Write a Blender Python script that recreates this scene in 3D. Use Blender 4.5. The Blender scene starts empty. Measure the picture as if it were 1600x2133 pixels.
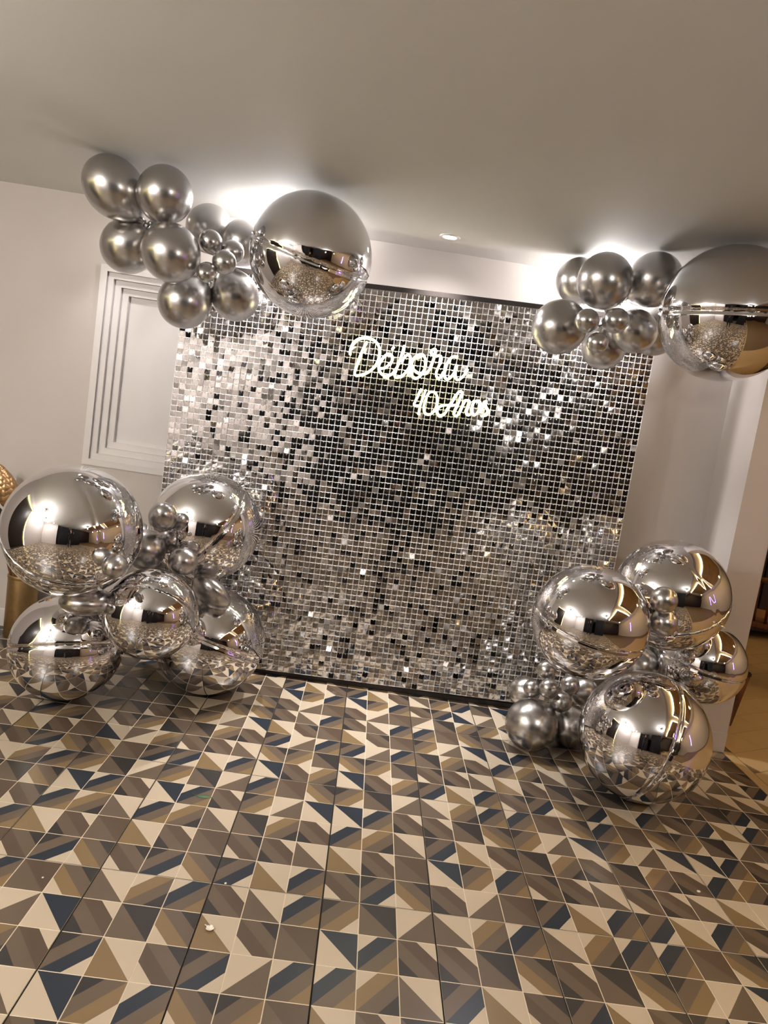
import bpy, bmesh, math, random
from mathutils import Vector, Matrix, Quaternion, noise

sc = bpy.context.scene
COL = sc.collection
random.seed(11)
PI = math.pi

# ------------------------------------------------------------------ camera
cd = bpy.data.cameras.new('camera')
cd.sensor_fit = 'VERTICAL'
cd.sensor_height = 36.0
cd.sensor_width = 27.0
cd.lens = 24.90
cd.clip_start = 0.01
cam = bpy.data.objects.new('camera', cd)
COL.objects.link(cam)
cR = Vector((0.988746, -0.008408, 0.14937))
cU = Vector((-0.147288, 0.120383, 0.98174))
cB = Vector((-0.026236, -0.992692, 0.11779))
cam.matrix_world = Matrix(((cR.x, cU.x, cB.x, -0.0440), (cR.y, cU.y, cB.y, -1.9499),
                           (cR.z, cU.z, cB.z, 1.3992), (0, 0, 0, 1)))
sc.camera = cam

# ------------------------------------------------------------------ world, exposure
w = bpy.data.worlds.new('world')
sc.world = w
w.use_nodes = True
w.node_tree.nodes['Background'].inputs[0].default_value = (1.0, 0.86, 0.68, 1)
w.node_tree.nodes['Background'].inputs[1].default_value = 0.03
sc.view_settings.view_transform = 'Standard'
sc.view_settings.look = 'None'
sc.view_settings.gamma = 1.0
sc.view_settings.use_curve_mapping = False
sc.view_settings.exposure = 0.52
sc.cycles.caustics_reflective = False
sc.cycles.caustics_refractive = False
sc.cycles.max_bounces = 10
sc.cycles.glossy_bounces = 6

LIGHT_BACK = 12.5      # watts of each recessed lamp by the back wall
LIGHT_FILL = 50.0       # watts of each added fill lamp that brightens the hall
LIGHT_BEAM = 68.0      # watts of the downward beam of each lamp by the back wall
LIGHT_HALL = 17.0     # watts of each recessed lamp at the rear of the hall
STRIP_WARM = 15.0     # strength of the cove strips in the side room
PENDANT_WARM = 17.0  # watts of each added pendant that warms the side room


# ------------------------------------------------------------------ helpers
def srgb(r, g, b):
    f = lambda c: (c / 255 / 12.92) if c / 255 <= 0.04045 else ((c / 255 + 0.055) / 1.055) ** 2.4
    return (f(r), f(g), f(b), 1.0)


def mat(name, col, rough=0.5, metal=0.0, var=0.0, scale=40.0, bump=0.0, bscale=200.0, emit=None, estr=0.0, coat=0.0,
        rvar=0.0):
    m = bpy.data.materials.new(name)
    m.use_nodes = True
    nt = m.node_tree
    b = nt.nodes['Principled BSDF']
    b.inputs['Base Color'].default_value = col
    b.inputs['Roughness'].default_value = rough
    b.inputs['Metallic'].default_value = metal
    if coat:
        b.inputs['Coat Weight'].default_value = coat
        b.inputs['Coat Roughness'].default_value = 0.15
    if emit:
        b.inputs['Emission Color'].default_value = emit
        b.inputs['Emission Strength'].default_value = estr
    tc = nt.nodes.new('ShaderNodeTexCoord') if (var or bump or rvar) else None
    if var or rvar:
        n = nt.nodes.new('ShaderNodeTexNoise')
        n.inputs['Scale'].default_value = scale
        n.inputs['Detail'].default_value = 5
        nt.links.new(tc.outputs['Object'], n.inputs['Vector'])
    if var:
        r = nt.nodes.new('ShaderNodeMapRange')
        r.inputs['From Min'].default_value = 0.3
        r.inputs['From Max'].default_value = 0.7
        r.inputs['To Min'].default_value = 1 - var
        r.inputs['To Max'].default_value = 1 + var
        nt.links.new(n.outputs['Fac'], r.inputs['Value'])
        v = nt.nodes.new('ShaderNodeVectorMath')
        v.operation = 'SCALE'
        v.inputs[0].default_value = col[:3]
        nt.links.new(r.outputs['Result'], v.inputs['Scale'])
        nt.links.new(v.outputs['Vector'], b.inputs['Base Color'])
    if rvar:
        r2 = nt.nodes.new('ShaderNodeMapRange')
        r2.inputs['From Min'].default_value = 0.3
        r2.inputs['From Max'].default_value = 0.7
        r2.inputs['To Min'].default_value = max(0, rough - rvar)
        r2.inputs['To Max'].default_value = rough + rvar
        nt.links.new(n.outputs['Fac'], r2.inputs['Value'])
        nt.links.new(r2.outputs['Result'], b.inputs['Roughness'])
    if bump:
        n2 = nt.nodes.new('ShaderNodeTexNoise')
        n2.inputs['Scale'].default_value = bscale
        n2.inputs['Detail'].default_value = 4
        nt.links.new(tc.outputs['Object'], n2.inputs['Vector'])
        bp = nt.nodes.new('ShaderNodeBump')
        bp.inputs['Strength'].default_value = bump
        bp.inputs['Distance'].default_value = 0.002
        nt.links.new(n2.outputs['Fac'], bp.inputs['Height'])
        nt.links.new(bp.outputs['Normal'], b.inputs['Normal'])
    return m


def wood(name, c1, c2, rough=0.4, scale=6.0):
    m = bpy.data.materials.new(name)
    m.use_nodes = True
    nt = m.node_tree
    b = nt.nodes['Principled BSDF']
    b.inputs['Roughness'].default_value = rough
    tc = nt.nodes.new('ShaderNodeTexCoord')
    mp = nt.nodes.new('ShaderNodeMapping')
    mp.inputs['Scale'].default_value = (scale * 4, scale * 4, scale * 0.5)
    n = nt.nodes.new('ShaderNodeTexNoise')
    n.inputs['Scale'].default_value = 2.0
    n.inputs['Detail'].default_value = 6
    n.inputs['Distortion'].default_value = 1.2
    cr = nt.nodes.new('ShaderNodeValToRGB')
    cr.color_ramp.elements[0].position = 0.35
    cr.color_ramp.elements[1].position = 0.68
    cr.color_ramp.elements[0].color = c1
    cr.color_ramp.elements[1].color = c2
    nt.links.new(tc.outputs['Object'], mp.inputs['Vector'])
    nt.links.new(mp.outputs['Vector'], n.inputs['Vector'])
    nt.links.new(n.outputs['Fac'], cr.inputs['Fac'])
    nt.links.new(cr.outputs['Color'], b.inputs['Base Color'])
    return m


def obj(name, bm, m, parent=None, smooth=False, loc=None, rot=None):
    me = bpy.data.meshes.new(name)
    bm.to_mesh(me)
    bm.free()
    return omesh(name, me, m, parent, smooth, loc, rot)


def omesh(name, me, m, parent=None, smooth=False, loc=None, rot=None):
    for mm in (m if isinstance(m, (list, tuple)) else [m]):
        me.materials.append(mm)
    if smooth:
        me.polygons.foreach_set('use_smooth', [True] * len(me.polygons))
    o = bpy.data.objects.new(name, me)
    COL.objects.link(o)
    if parent is not None:
        o.parent = parent
    if loc is not None:
        o.location = loc
    if rot is not None:
        o.rotation_euler = rot
    return o


def thing(name, label, cat, loc=(0, 0, 0), rotz=0.0, group=None):
    o = bpy.data.objects.new(name, None)
    o.empty_display_size = 0.05
    COL.objects.link(o)
    o.location = loc
    o.rotation_euler = (0, 0, rotz)
    o['label'] = label
    o['category'] = cat
    if group:
        o['group'] = group
    return o


def tag(o, label, cat, group=None):
    o['label'] = label
    o['category'] = cat
    if group:
        o['group'] = group
    return o


def structure(o):
    o['kind'] = 'structure'
    return o


def box(bm, x0, x1, y0, y1, z0, z1, bev=0.0, mi=0):
    vs = [bm.verts.new(p) for p in ((x0, y0, z0), (x1, y0, z0), (x1, y1, z0), (x0, y1, z0),
                                    (x0, y0, z1), (x1, y0, z1), (x1, y1, z1), (x0, y1, z1))]
    fs = [bm.faces.new([vs[i] for i in q]) for q in ((3, 2, 1, 0), (4, 5, 6, 7), (0, 1, 5, 4), (1, 2, 6, 5),
                                                     (2, 3, 7, 6), (3, 0, 4, 7))]
    for f in fs:
        f.material_index = mi
    if bev:
        es = list({e for f in fs for e in f.edges})
        bmesh.ops.bevel(bm, geom=es, offset=bev, segments=2, affect='EDGES', clamp_overlap=True)


def tube(bm, pts, rad, seg=10, caps=True):
    """sweep a circle along pts; rad is a number or a list"""
    pts = [Vector(p) for p in pts]
    n = len(pts)
    rs = rad if isinstance(rad, (list, tuple)) else [rad] * n
    rings = []
    up = Vector((0.13, 0.27, 0.95)).normalized()
    prev = None
    for i, p in enumerate(pts):
        d = (pts[min(i + 1, n - 1)] - pts[max(i - 1, 0)])
        d = d.normalized() if d.length > 1e-9 else Vector((0, 0, 1))
        if prev is None:
            a = d.cross(up)
            if a.length < 1e-3:
                a = d.cross(Vector((1, 0, 0)))
            a.normalize()
        else:
            a = prev - d * prev.dot(d)
            a.normalize()
        prev = a
        b = d.cross(a)
        rings.append([bm.verts.new(p + (a * math.cos(2 * PI * k / seg) + b * math.sin(2 * PI * k / seg)) * rs[i])
                      for k in range(seg)])
    for i in range(n - 1):
        for k in range(seg):
            bm.faces.new((rings[i][k], rings[i][(k + 1) % seg], rings[i + 1][(k + 1) % seg], rings[i + 1][k]))
    if caps:
        bm.faces.new(rings[0][::-1])
        bm.faces.new(rings[-1])


def lathe(bm, prof, seg=32, cx=0, cy=0, closed=False):
    rings = []
    for r, z in prof:
        if r < 1e-6:
            rings.append([bm.verts.new((cx, cy, z))])
        else:
            rings.append([bm.verts.new((cx + r * math.cos(2 * PI * k / seg), cy + r * math.sin(2 * PI * k / seg), z))
                          for k in range(seg)])
    for i in range(len(rings) - 1):
        A, B = rings[i], rings[i + 1]
        for k in range(seg):
            k2 = (k + 1) % seg
            if len(A) == 1 and len(B) == 1:
                continue
            if len(A) == 1:
                bm.faces.new((A[0], B[k2], B[k]))
            elif len(B) == 1:
                bm.faces.new((A[k], A[k2], B[0]))
            else:
                bm.faces.new((A[k], A[k2], B[k2], B[k]))


def catmull(pts, per=6):
    P = [Vector(p) for p in pts]
    if len(P) < 3:
        return P
    out = []
    Q = [P[0] * 2 - P[1]] + P + [P[-1] * 2 - P[-2]]
    for i in range(1, len(Q) - 2):
        a, b, c, d = Q[i - 1], Q[i], Q[i + 1], Q[i + 2]
        for k in range(per):
            t = k / per
            out.append(0.5 * ((2 * b) + (c - a) * t + (2 * a - 5 * b + 4 * c - d) * t * t + (3 * b - a - 3 * c + d) * t ** 3))
    out.append(P[-1])
    return out


def lamp_point(name, loc, watts, col, rad, parent=None):
    l = bpy.data.lights.new(name, 'POINT')
    l.energy = watts
    l.color = col
    l.shadow_soft_size = rad
    o = bpy.data.objects.new(name, l)
    COL.objects.link(o)
    o.location = loc
    if parent is not None:
        o.parent = parent
    return o


# ------------------------------------------------------------------ materials
M_wall = mat('wall_paint', srgb(198, 190, 185), 0.75, var=0.02, scale=3, bump=0.08, bscale=350)
M_ceil = mat('ceiling_paint', srgb(226, 225, 221), 0.8, var=0.015, scale=2, bump=0.08, bscale=300)
M_trim = mat('white_satin_paint', srgb(213, 208, 206), 0.45, var=0.01, scale=8)
M_grout = mat('dark_grout', srgb(44, 38, 34), 0.8, var=0.15, scale=60)
M_line = mat('pale_tile_line', srgb(228, 216, 196), 0.6, var=0.03, scale=60)
M_cream = mat('tile_cream', srgb(197, 182, 160), 0.28, var=0.012, scale=500)
M_brown = mat('tile_grey_brown', srgb(102, 88, 74), 0.28, var=0.012, scale=500)
M_brown2 = mat('tile_dark_brown', srgb(89, 74, 61), 0.28, var=0.012, scale=500)
M_dark = mat('tile_charcoal', srgb(52, 49, 48), 0.28, var=0.012, scale=500)
M_navy = mat('tile_navy', srgb(40, 48, 59), 0.28, var=0.012, scale=500)
M_ochre = mat('tile_ochre', srgb(131, 109, 77), 0.28, var=0.012, scale=500)
M_foil = mat('mirror_foil', srgb(232, 231, 233), 0.018, 1.0)
M_foilseam = mat('foil_seam', srgb(200, 200, 200), 0.14, 1.0)
M_latex = mat('chrome_latex', srgb(192, 190, 189), 0.27, 1.0)
M_knot = mat('chrome_latex_knot', srgb(140, 138, 138), 0.4, 0.9)
M_sequin = mat('mirror_sequin', srgb(196, 193, 194), 0.07, 1.0)
M_grid = mat('white_grid_plastic', srgb(240, 238, 236), 0.5)
M_steel = mat('dark_frame_steel', srgb(52, 46, 44), 0.45, 0.4, var=0.1, scale=60)
M_neon = mat('warm_neon_tube', srgb(255, 246, 214), 0.4, emit=(1.0, 0.91, 0.47, 1), estr=2.3)
M_gold = mat('brushed_gold_vase', srgb(152, 126, 86), 0.42, 0.85, var=0.08, scale=50, bump=0.15, bscale=120)
M_bud = mat('bronze_gilded_scale', srgb(176, 140, 100), 0.33, 0.75, var=0.2, scale=40)
M_buddark = mat('dark_dried_scale', srgb(62, 50, 42), 0.5, 0.2, var=0.2, scale=40)
M_stem = wood('dried_stem_wood', srgb(86, 54, 28), srgb(132, 88, 48))
M_wood = wood('oiled_brown_wood', srgb(70, 38, 14), srgb(122, 72, 30))
M_woodd = wood('dark_walnut', srgb(20, 13, 9), srgb(38, 25, 16))
M_plank = mat('beige_floor_plank', srgb(176, 150, 108), 0.45, var=0.06, scale=14, rvar=0.08)
M_plankg = mat('beige_floor_joint', srgb(104, 84, 58), 0.7)
M_goldpanel = mat('gold_ceiling_panel', srgb(206, 170, 108), 0.5, 0.2, var=0.06, scale=12)
M_rattan = mat('woven_rattan', srgb(120, 82, 46), 0.6, var=0.2, scale=80)
M_lens = mat('lamp_lens', srgb(255, 250, 235), 0.4, emit=srgb(255, 246, 226), estr=14.0)
M_strip = mat('cove_led_strip', srgb(255, 230, 170), 0.5, emit=(1.0, 0.69, 0.33, 1), estr=STRIP_WARM)
M_stripy = mat('yellow_led_strip', srgb(255, 240, 150), 0.5, emit=(1.0, 0.83, 0.30, 1), estr=9.0)
M_purple = mat('violet_led_bar', srgb(150, 110, 255), 0.5, emit=(0.30, 0.14, 1.0, 1), estr=14.0)
M_black = mat('black_cloth', srgb(24, 22, 24), 0.85, var=0.2, scale=60)
M_skin = mat('skin', srgb(176, 128, 100), 0.5, var=0.05, scale=20)
M_hair = mat('dark_hair', srgb(28, 20, 16), 0.5, var=0.2, scale=120)
M_phone = mat('phone_glass', srgb(16, 16, 20), 0.15)
M_white = mat('white_petal', srgb(240, 236, 224), 0.5)
M_leaf = mat('green_leaf', srgb(58, 96, 50), 0.5, var=0.15, scale=60)

WY = 1.90            # face of the back wall
HC = 2.350           # ceiling height
CU, CV = 0.11, 0.13084   # one printed field of the floor tile
XR = 18 * CU         # edge of the patterned floor

# ================================================================== SETTING
bm = bmesh.new()
box(bm, -3.2, XR, -6.2, WY + 0.14, -0.08, -0.0040)
floor = structure(obj('floor', bm, M_grout))

# printed tile: 3 x 5 fields; each field is cut diagonally or in diagonal bands
KINDS = {
    'a': ('/', ['cream', 'brown']), 'h': ('/', ['brown', 'cream']),
    'b': ('\\', ['cream', 'brown']), 'c': ('\\', ['cream', 'ochre']), 'd': ('\\', ['navy', 'cream']),
    'e': ('\\', ['dark', 'brown']), 'f': ('\\', ['brown2', 'brown']), 'g': ('\\', ['cream', 'navy']),
    'k': ('\\', ['brown', 'cream']), 'm': ('\\', ['brown', 'dark']),
    'N': ('/', ['cream', 'navy', 'brown', 'ochre']), 'O': ('/', ['cream', 'ochre', 'brown', 'dark']),
    'P': ('/', ['dark', 'brown', 'ochre', 'cream']), 'Q': ('/', ['dark', 'brown', 'navy', 'cream']),
    'B': ('\\', ['cream', 'brown2', 'brown', 'dark']), 'D': ('\\', ['dark', 'brown', 'ochre', 'cream']),
    'E': ('\\', ['dark', 'brown', 'brown2', 'cream']), 'R': ('\\', ['cream', 'ochre', 'brown', 'dark']),
}
TM = {'cream': 0, 'brown': 1, 'brown2': 2, 'dark': 3, 'navy': 4, 'ochre': 5}
TILEMATS = [M_cream, M_brown, M_brown2, M_dark, M_navy, M_ochre, M_line, M_grout]
ROWS = {
    -4: (-7, "bdPNDPfcBe"), -3: (-7, "BQcEQaNNObQcEQcEQN"), -2: (-8, "adBeDcEfdNBBeDBeDPad"),
    -1: (-9, "NfDbONBbNPeabONbONNfD"), 0: (-9, "EQDEQDQcNEQDBafQcNQcNE"), 1: (-10, "NcBfcBfEBbcBfdPNEBbEBbc"),
    2: (-10, "ENObNObeOBNObQcEeOBeOBNO"), 3: (-11, "eDdNBdNBPaddNBBeDPadPaddNB"),
    4: (-12, "bONPeaPeaNfDPeabONNfDNfDPea"), 5: (-12, "EQDRfQQcNdBOdBOQcNEQDQcNEQcN"),
    6: (-13, "bcBfghOEBbDPeDPeEBbcBeEe"), 7: (-13, "BNObEPmeOBQaNQaNeOBNObe"), 8: (-9, "eEBPadcEfcEfPaddN"),
    9: (-4, "DBbNBbNNfDe"), 10: (-4, "DBafBafheOP"), 11: (-5, "BfdPNdPNEQg"), 12: (-5, "ObQcEQcEkPQ"),
}
rt = random.Random(5)
RND = "NObeOBQaNcEfPadDBbNEQDecf"


def field(u, v):
    if v in ROWS:
        s, t = ROWS[v]
        if 0 <= u - s < len(t):
            return t[u - s]
    return rt.choice(RND)


def tile_mesh(u0, v0, nv=5):
    bm = bmesh.new()
    g = 0.0024
    box(bm, g + 0.0002, 3 * CU - g - 0.0002, g + 0.0002, nv * CV - g - 0.0002, -0.0060, -0.0009, mi=6)
    for i in range(3):
        for j in range(nv):
            dg, cols = KINDS[field(u0 + i, v0 + j)]
            e = 0.0013
            xa, xb, ya, yb = i * CU + e, (i + 1) * CU - e, j * CV + e, (j + 1) * CV - e
            if i == 0: xa = g
            if i == 2: xb = 3 * CU - g
            if j == 0: ya = g
            if j == nv - 1: yb = nv * CV - g
            xm, ym = (xa + xb) / 2, (ya + yb) / 2
            if dg == '/':      # first colour at the far left corner
                if len(cols) == 2:
                    pol = [[(xa, yb), (xa, ya), (xb, yb)], [(xa, ya), (xb, ya), (xb, yb)]]
                else:
                    pol = [[(xa, yb), (xa, ym), (xm, yb)], [(xa, ym), (xa, ya), (xb, yb), (xm, yb)],
                           [(xa, ya), (xm, ya), (xb, ym), (xb, yb)], [(xm, ya), (xb, ya), (xb, ym)]]
            else:              # first colour at the far right corner
                if len(cols) == 2:
                    pol = [[(xb, yb), (xa, yb), (xb, ya)], [(xa, yb), (xa, ya), (xb, ya)]]
                else:
                    pol = [[(xb, yb), (xm, yb), (xb, ym)], [(xm, yb), (xa, yb), (xb, ya), (xb, ym)],
                           [(xa, yb), (xa, ym), (xm, ya), (xb, ya)], [(xa, ym), (xa, ya), (xm, ya)]]
            for p, c in zip(pol, cols):
                f = bm.faces.new([bm.verts.new((x, y, 0)) for x, y in p])
                f.material_index = TM[c]
            q = [(xa, ya), (xb, ya), (xb, yb), (xa, yb)]
            for k in range(4):
                (x1, y1), (x2, y2) = q[k], q[(k + 1) % 4]
                f = bm.faces.new([bm.verts.new(p) for p in ((x1, y1, -0.0009), (x2, y2, -0.0009), (x2, y2, 0), (x1, y1, 0))])
                f.material_index = 7 if ((k == 3 and i == 0) or (k == 1 and i == 2) or (k == 0 and j == 0) or (k == 2 and j == nv - 1)) else 6
    me = bpy.data.meshes.new('floor_tile')
    bm.to_mesh(me)
    bm.free()
    for m in TILEMATS:
        me.materials.append(m)
    return me


pool = []
for v0 in range(-35, 15, 5):
    for u0 in range(-27, 18, 3):
        if v0 >= -5:
            me = tile_mesh(u0, v0)
            pool.append(me)
        else:
            if len(pool) == 0 or len(pool) < 24:
                pool.append(tile_mesh(u0, v0))
            me = rt.choice(pool)
        o = bpy.data.objects.new('floor_tile', me)
        COL.objects.link(o)
        o.parent = floor
        o.location = (u0 * CU, v0 * CV, 0)

# back wall with a stepped recess (the blank shutter niche left of the backdrop)
RX0, RX1, RZ0, RZ1 = -1.568, -0.50, 0.990, 1.988
bm = bmesh.new()
box(bm, -3.2, RX0, WY, WY + 0.14, -0.004, HC + 0.06)
box(bm, RX1, XR, WY, WY + 0.14, -0.004, HC + 0.06)
box(bm, RX0, RX1, WY, WY + 0.14, -0.004, RZ0)
box(bm, RX0, RX1, WY, WY + 0.14, RZ1, HC + 0.06)
structure(obj('wall_back', bm, M_wall))


def ring(bm, x0, x1, z0, z1, wd, y0, y1):
    box(bm, x0, x0 + wd, y0, y1, z0, z1)
    box(bm, x1 - wd, x1, y0, y1, z0, z1)
    box(bm, x0 + wd, x1 - wd, y0, y1, z0, z0 + wd)
    box(bm, x0 + wd, x1 - wd, y0, y1, z1 - wd, z1)


bm = bmesh.new()
ring(bm, RX0 - 0.030, RX1 + 0.030, RZ0 - 0.030, RZ1 + 0.030, 0.034, WY - 0.008, WY - 0.0005)
trim = structure(obj('trim_1', bm, M_trim))
for k in range(3):
    bm = bmesh.new()
    i = 0.0355 * k
    ring(bm, RX0 + i + 0.001, RX1 - i - 0.001, RZ0 + i + 0.001, RZ1 - i - 0.001, 0.0345, WY + 0.010 + 0.020 * k, WY + 0.13)
    obj('frame_step', bm, M_trim, trim)
bm = bmesh.new()
box(bm, RX0 + 0.1055, RX1 - 0.1055, WY + 0.075, WY + 0.13, RZ0 + 0.1055, RZ1 - 0.1055)
obj('blank_panel', bm, M_trim, trim)

# ceiling with cut-outs hidden by the lamp rims
bm = bmesh.new()
box(bm, -3.2, XR, -6.2, WY + 0.14, HC, HC + 0.12)
structure(obj('ceiling', bm, M_ceil))

# pillar at the right end of the back wall and the wall stub behind it
bm = bmesh.new()
box(bm, 1.806, XR, 1.55, WY - 0.0005, 0.0, HC - 0.001)
box(bm, XR - 0.0005, XR + 0.012, 1.56, 5.9, -0.004, 2.98)
pil = structure(obj('wall_pillar', bm, M_wall))
bm = bmesh.new()
box(bm, 1.798, XR + 0.004, 1.540, 1.5495, 0.0005, 0.105, 0.002)
structure(obj('baseboard_pillar', bm, M_wall))
bm = bmesh.new()
box(bm, -2.96, -1.13, WY - 0.012, WY - 0.0005, 0.0005, 0.10, 0.003)
box(bm, 1.31, 1.795, WY - 0.012, WY - 0.0005, 0.0005, 0.10, 0.003)
structure(obj('baseboard_back', bm, M_trim))
# soffit face where the lower ceiling ends at the side room
bm = bmesh.new()
box(bm, XR - 0.12, XR, -6.2, 1.549, HC - 0.012, 2.98)
structure(obj('trim_2', bm, M_wall))

# left wall with a dark glazed opening, a yellow led line around it
LX = -2.97
bm = bmesh.new()
box(bm, LX - 0.2, LX, -6.2, -0.6, -0.004, HC)
box(bm, LX - 0.2, LX, 0.75, WY, -0.004, HC)
box(bm, LX - 0.2, LX, -0.6, 0.75, 2.12, HC)
structure(obj('wall_left', bm, M_wall))
bm = bmesh.new()
box(bm, LX - 0.20, LX - 0.14, -0.6, 0.75, 0.0, 2.12)
d1 = structure(obj('door_1', bm, M_woodd))
bm = bmesh.new()
box(bm, LX - 0.10, LX - 0.08, -0.58, -0.56, 0.02, 2.08)
box(bm, LX - 0.10, LX - 0.08, -0.58, 0.73, 2.06, 2.08)
obj('led_strip', bm, M_stripy, d1)
bm = bmesh.new()
tube(bm, [(LX - 0.13, 0.62, 0.95), (LX - 0.09, 0.62, 0.95), (LX - 0.09, 0.62, 1.15), (LX - 0.13, 0.62, 1.15)], 0.008, 8)
obj('door_handle', bm, M_steel, d1)

# rear wall of the hall: dark panelling, two lit white columns
bm = bmesh.new()
box(bm, -3.2, 6.6, -6.3, -6.2, -0.01, 2.98)
wr = structure(obj('wall_rear', bm, M_woodd))
for i in range(10):
    bm = bmesh.new()
    box(bm, -2.9 + i * 0.49, -2.9 + i * 0.49 + 0.47, -6.199, -6.17, 0.02, 2.33, 0.006)
    obj('wall_panel', bm, M_woodd, wr)
bm = bmesh.new()
box(bm, -2.968, -1.25, -3.45, -3.25, 0.0, HC - 0.001, 0.004)
structure(obj('wall_stub', bm, M_wall))
bm = bmesh.new()
box(bm, 0.78, 1.12, -5.2, -4.88, 0.0, HC - 0.001, 0.004)
structure(obj('wall_column', bm, M_wall))

# side room on the right: warm, higher ceiling with lit coves
bm = bmesh.new()
box(bm, XR, 6.6, -6.2, 6.0, -0.08, -0.006)
fl2 = structure(obj('floor_side', bm, M_plankg))
bm = bmesh.new()
box(bm, XR, XR + 0.055, -6.2, 1.56, -0.02, -0.0002, 0.001)
obj('edge_strip', bm, M_plank, fl2)


def clip(poly, x0, x1, y0, y1):
    def cut(P, ins, inter):
        out = []
        for i in range(len(P)):
            a, b = P[i - 1], P[i]
            if ins(b):
                if not ins(a): out.append(inter(a, b))
                out.append(b)
            elif ins(a):
                out.append(inter(a, b))
        return out
    for ax, lim, sg in ((0, x0, 1), (0, x1, -1), (1, y0, 1), (1, y1, -1)):
        if not poly: return poly
        poly = cut(poly, lambda p: (p[ax] - lim) * sg >= 0,
                   lambda a, b: tuple(a[k] + (b[k] - a[k]) * ((lim - a[ax]) / (b[ax] - a[ax])) for k in (0, 1)))
    return poly


ang = math.radians(28.5)
ca, sa = math.cos(ang), math.sin(ang)
pw, pl = 0.186, 0.93
for i in range(-14, 26):
    for j in range(-2, 9):
        off = 0.31 * (i % 3)
        a0, a1 = j * pl + off + 0.0015, (j + 1) * pl + off - 0.0015
        b0, b1 = 0.388 + i * pw + 0.0018, 0.388 + (i + 1) * pw - 0.0018
        q = [(a * ca - b * sa, a * sa + b * ca) for a, b in ((a0, b0), (a1, b0), (a1, b1), (a0, b1))]
        q = clip(q, XR + 0.058, 5.0, 0.0, 4.9)
        if len(q) < 3: continue
        ar = abs(sum(q[k - 1][0] * q[k][1] - q[k][0] * q[k - 1][1] for k in range(len(q)))) / 2
        if ar < 0.003: continue
        bm = bmesh.new()
        top = [bm.verts.new((x, y, 0)) for x, y in q]
        bot = [bm.verts.new((x, y, -0.006)) for x, y in q]
        bm.faces.new(top)
        for k in range(len(q)):
            bm.faces.new((bot[k - 1], bot[k], top[k], top[k - 1]))
        obj('floor_plank', bm, M_plank, fl2)

bm = bmesh.new()
box(bm, XR, 6.6, -6.2, 6.0, 2.98, 3.08)
cs = structure(obj('ceiling_side', bm, M_ceil))
for (y0, y1) in ((-4.6, -1.2), (-0.5, 3.4)):
    bm = bmesh.new()
    x0, x1 = 2.75, 5.4
    for (a, b, c, d) in ((x0, x1, y0, y0 + .12), (x0, x1, y1 - .12, y1), (x0, x0 + .12, y0, y1), (x1 - .12, x1, y0, y1)):
        box(bm, a, b, c, d, 2.86, 2.979)
    obj('cove_box', bm, M_ceil, cs)
    bm = bmesh.new()
    for (a, b, c, d) in ((x0 - .03, x1 + .03, y0 - .03, y0 - .005), (x0 - .03, x1 + .03, y1 + .005, y1 + .03),
                         (x0 - .03, x0 - .005, y0, y1), (x1 + .005, x1 + .03, y0, y1)):
        box(bm, a, b, c, d, 2.90, 2.92)
    obj('led_strip', bm, M_strip, cs)
for (y0, y1) in ((-4.45, -1.35), (-0.35, 3.25)):
    nx, ny = 4, 5
    for i in range(nx):
        for j in range(ny):
            bm = bmesh.new()
            wx, wy = 2.3 / nx, (y1 - y0) / ny
            box(bm, 2.92 + i * wx + .012, 2.92 + (i + 1) * wx - .012, y0 + j * wy + .012, y0 + (j + 1) * wy - .012, 2.945, 2.9795, 0.004)
            obj('gold_panel', bm, M_goldpanel, cs)
bm = bmesh.new()
box(bm, 6.5, 6.6, -6.2, 6.0, -0.01, 2.98)
wrt = structure(obj('wall_right', bm, M_wall))
bm = bmesh.new()
box(bm, 6.47, 6.50, -1.9, -1.84, 0.9, 2.3)
obj('violet_led_bar', bm, M_purple, wrt)
bm = bmesh.new()
box(bm, XR, 6.6, 5.9, 6.0, -0.01, 2.98)
structure(obj('wall_side', bm, M_woodd))

# ================================================================== RECESSED LAMPS AND ADDED FILL LAMPS
def downlight(x, y, label, watts, col, deep=False, drop=0.0):
    t = thing('recessed_lamp', label, 'ceiling lamp', (x, y, HC))
    if drop:
        bm = bmesh.new()
        lathe(bm, [(0.0, 0.0), (0.04, 0.0), (0.04, -0.012), (0.009, -0.016), (0.009, -drop), (0.0, -drop)], 20)
        obj('stem', bm, M_steel, t, True)
    bm = bmesh.new()
    lathe(bm, [(0.033, -0.003), (0.046, -0.009), (0.050, -0.007), (0.051, -0.0005)], 32)
    obj('rim', bm, M_trim, t, True, (0, 0, -drop))
    bm = bmesh.new()
    lathe(bm, [(0.0, -0.0075), (0.018, -0.0070), (0.033, -0.003)], 24)
    obj('lens', bm, M_lens, t, True, (0, 0, -drop))
    l = lamp_point('lamp_light', (0, 0, -0.065 - drop), watts, col, 0.035, t)
    if deep:      # sits deep in its can, so it throws no light on the ceiling
        l.data.type = 'SPOT'
        l.data.spot_size = math.radians(150)
        l.data.spot_blend = 0.5
        l.location.z = -0.012
    if y > 1:      # the reflector's beam, straight down
        b = lamp_point('lamp_beam', (0, 0, -0.014), LIGHT_BEAM * (0.2 if x < -1 else 1.0), col, 0.03, t)
        b.data.type = 'SPOT'
        b.data.spot_size = math.radians(84)
        b.data.spot_blend = 0.7
    return t


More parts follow.
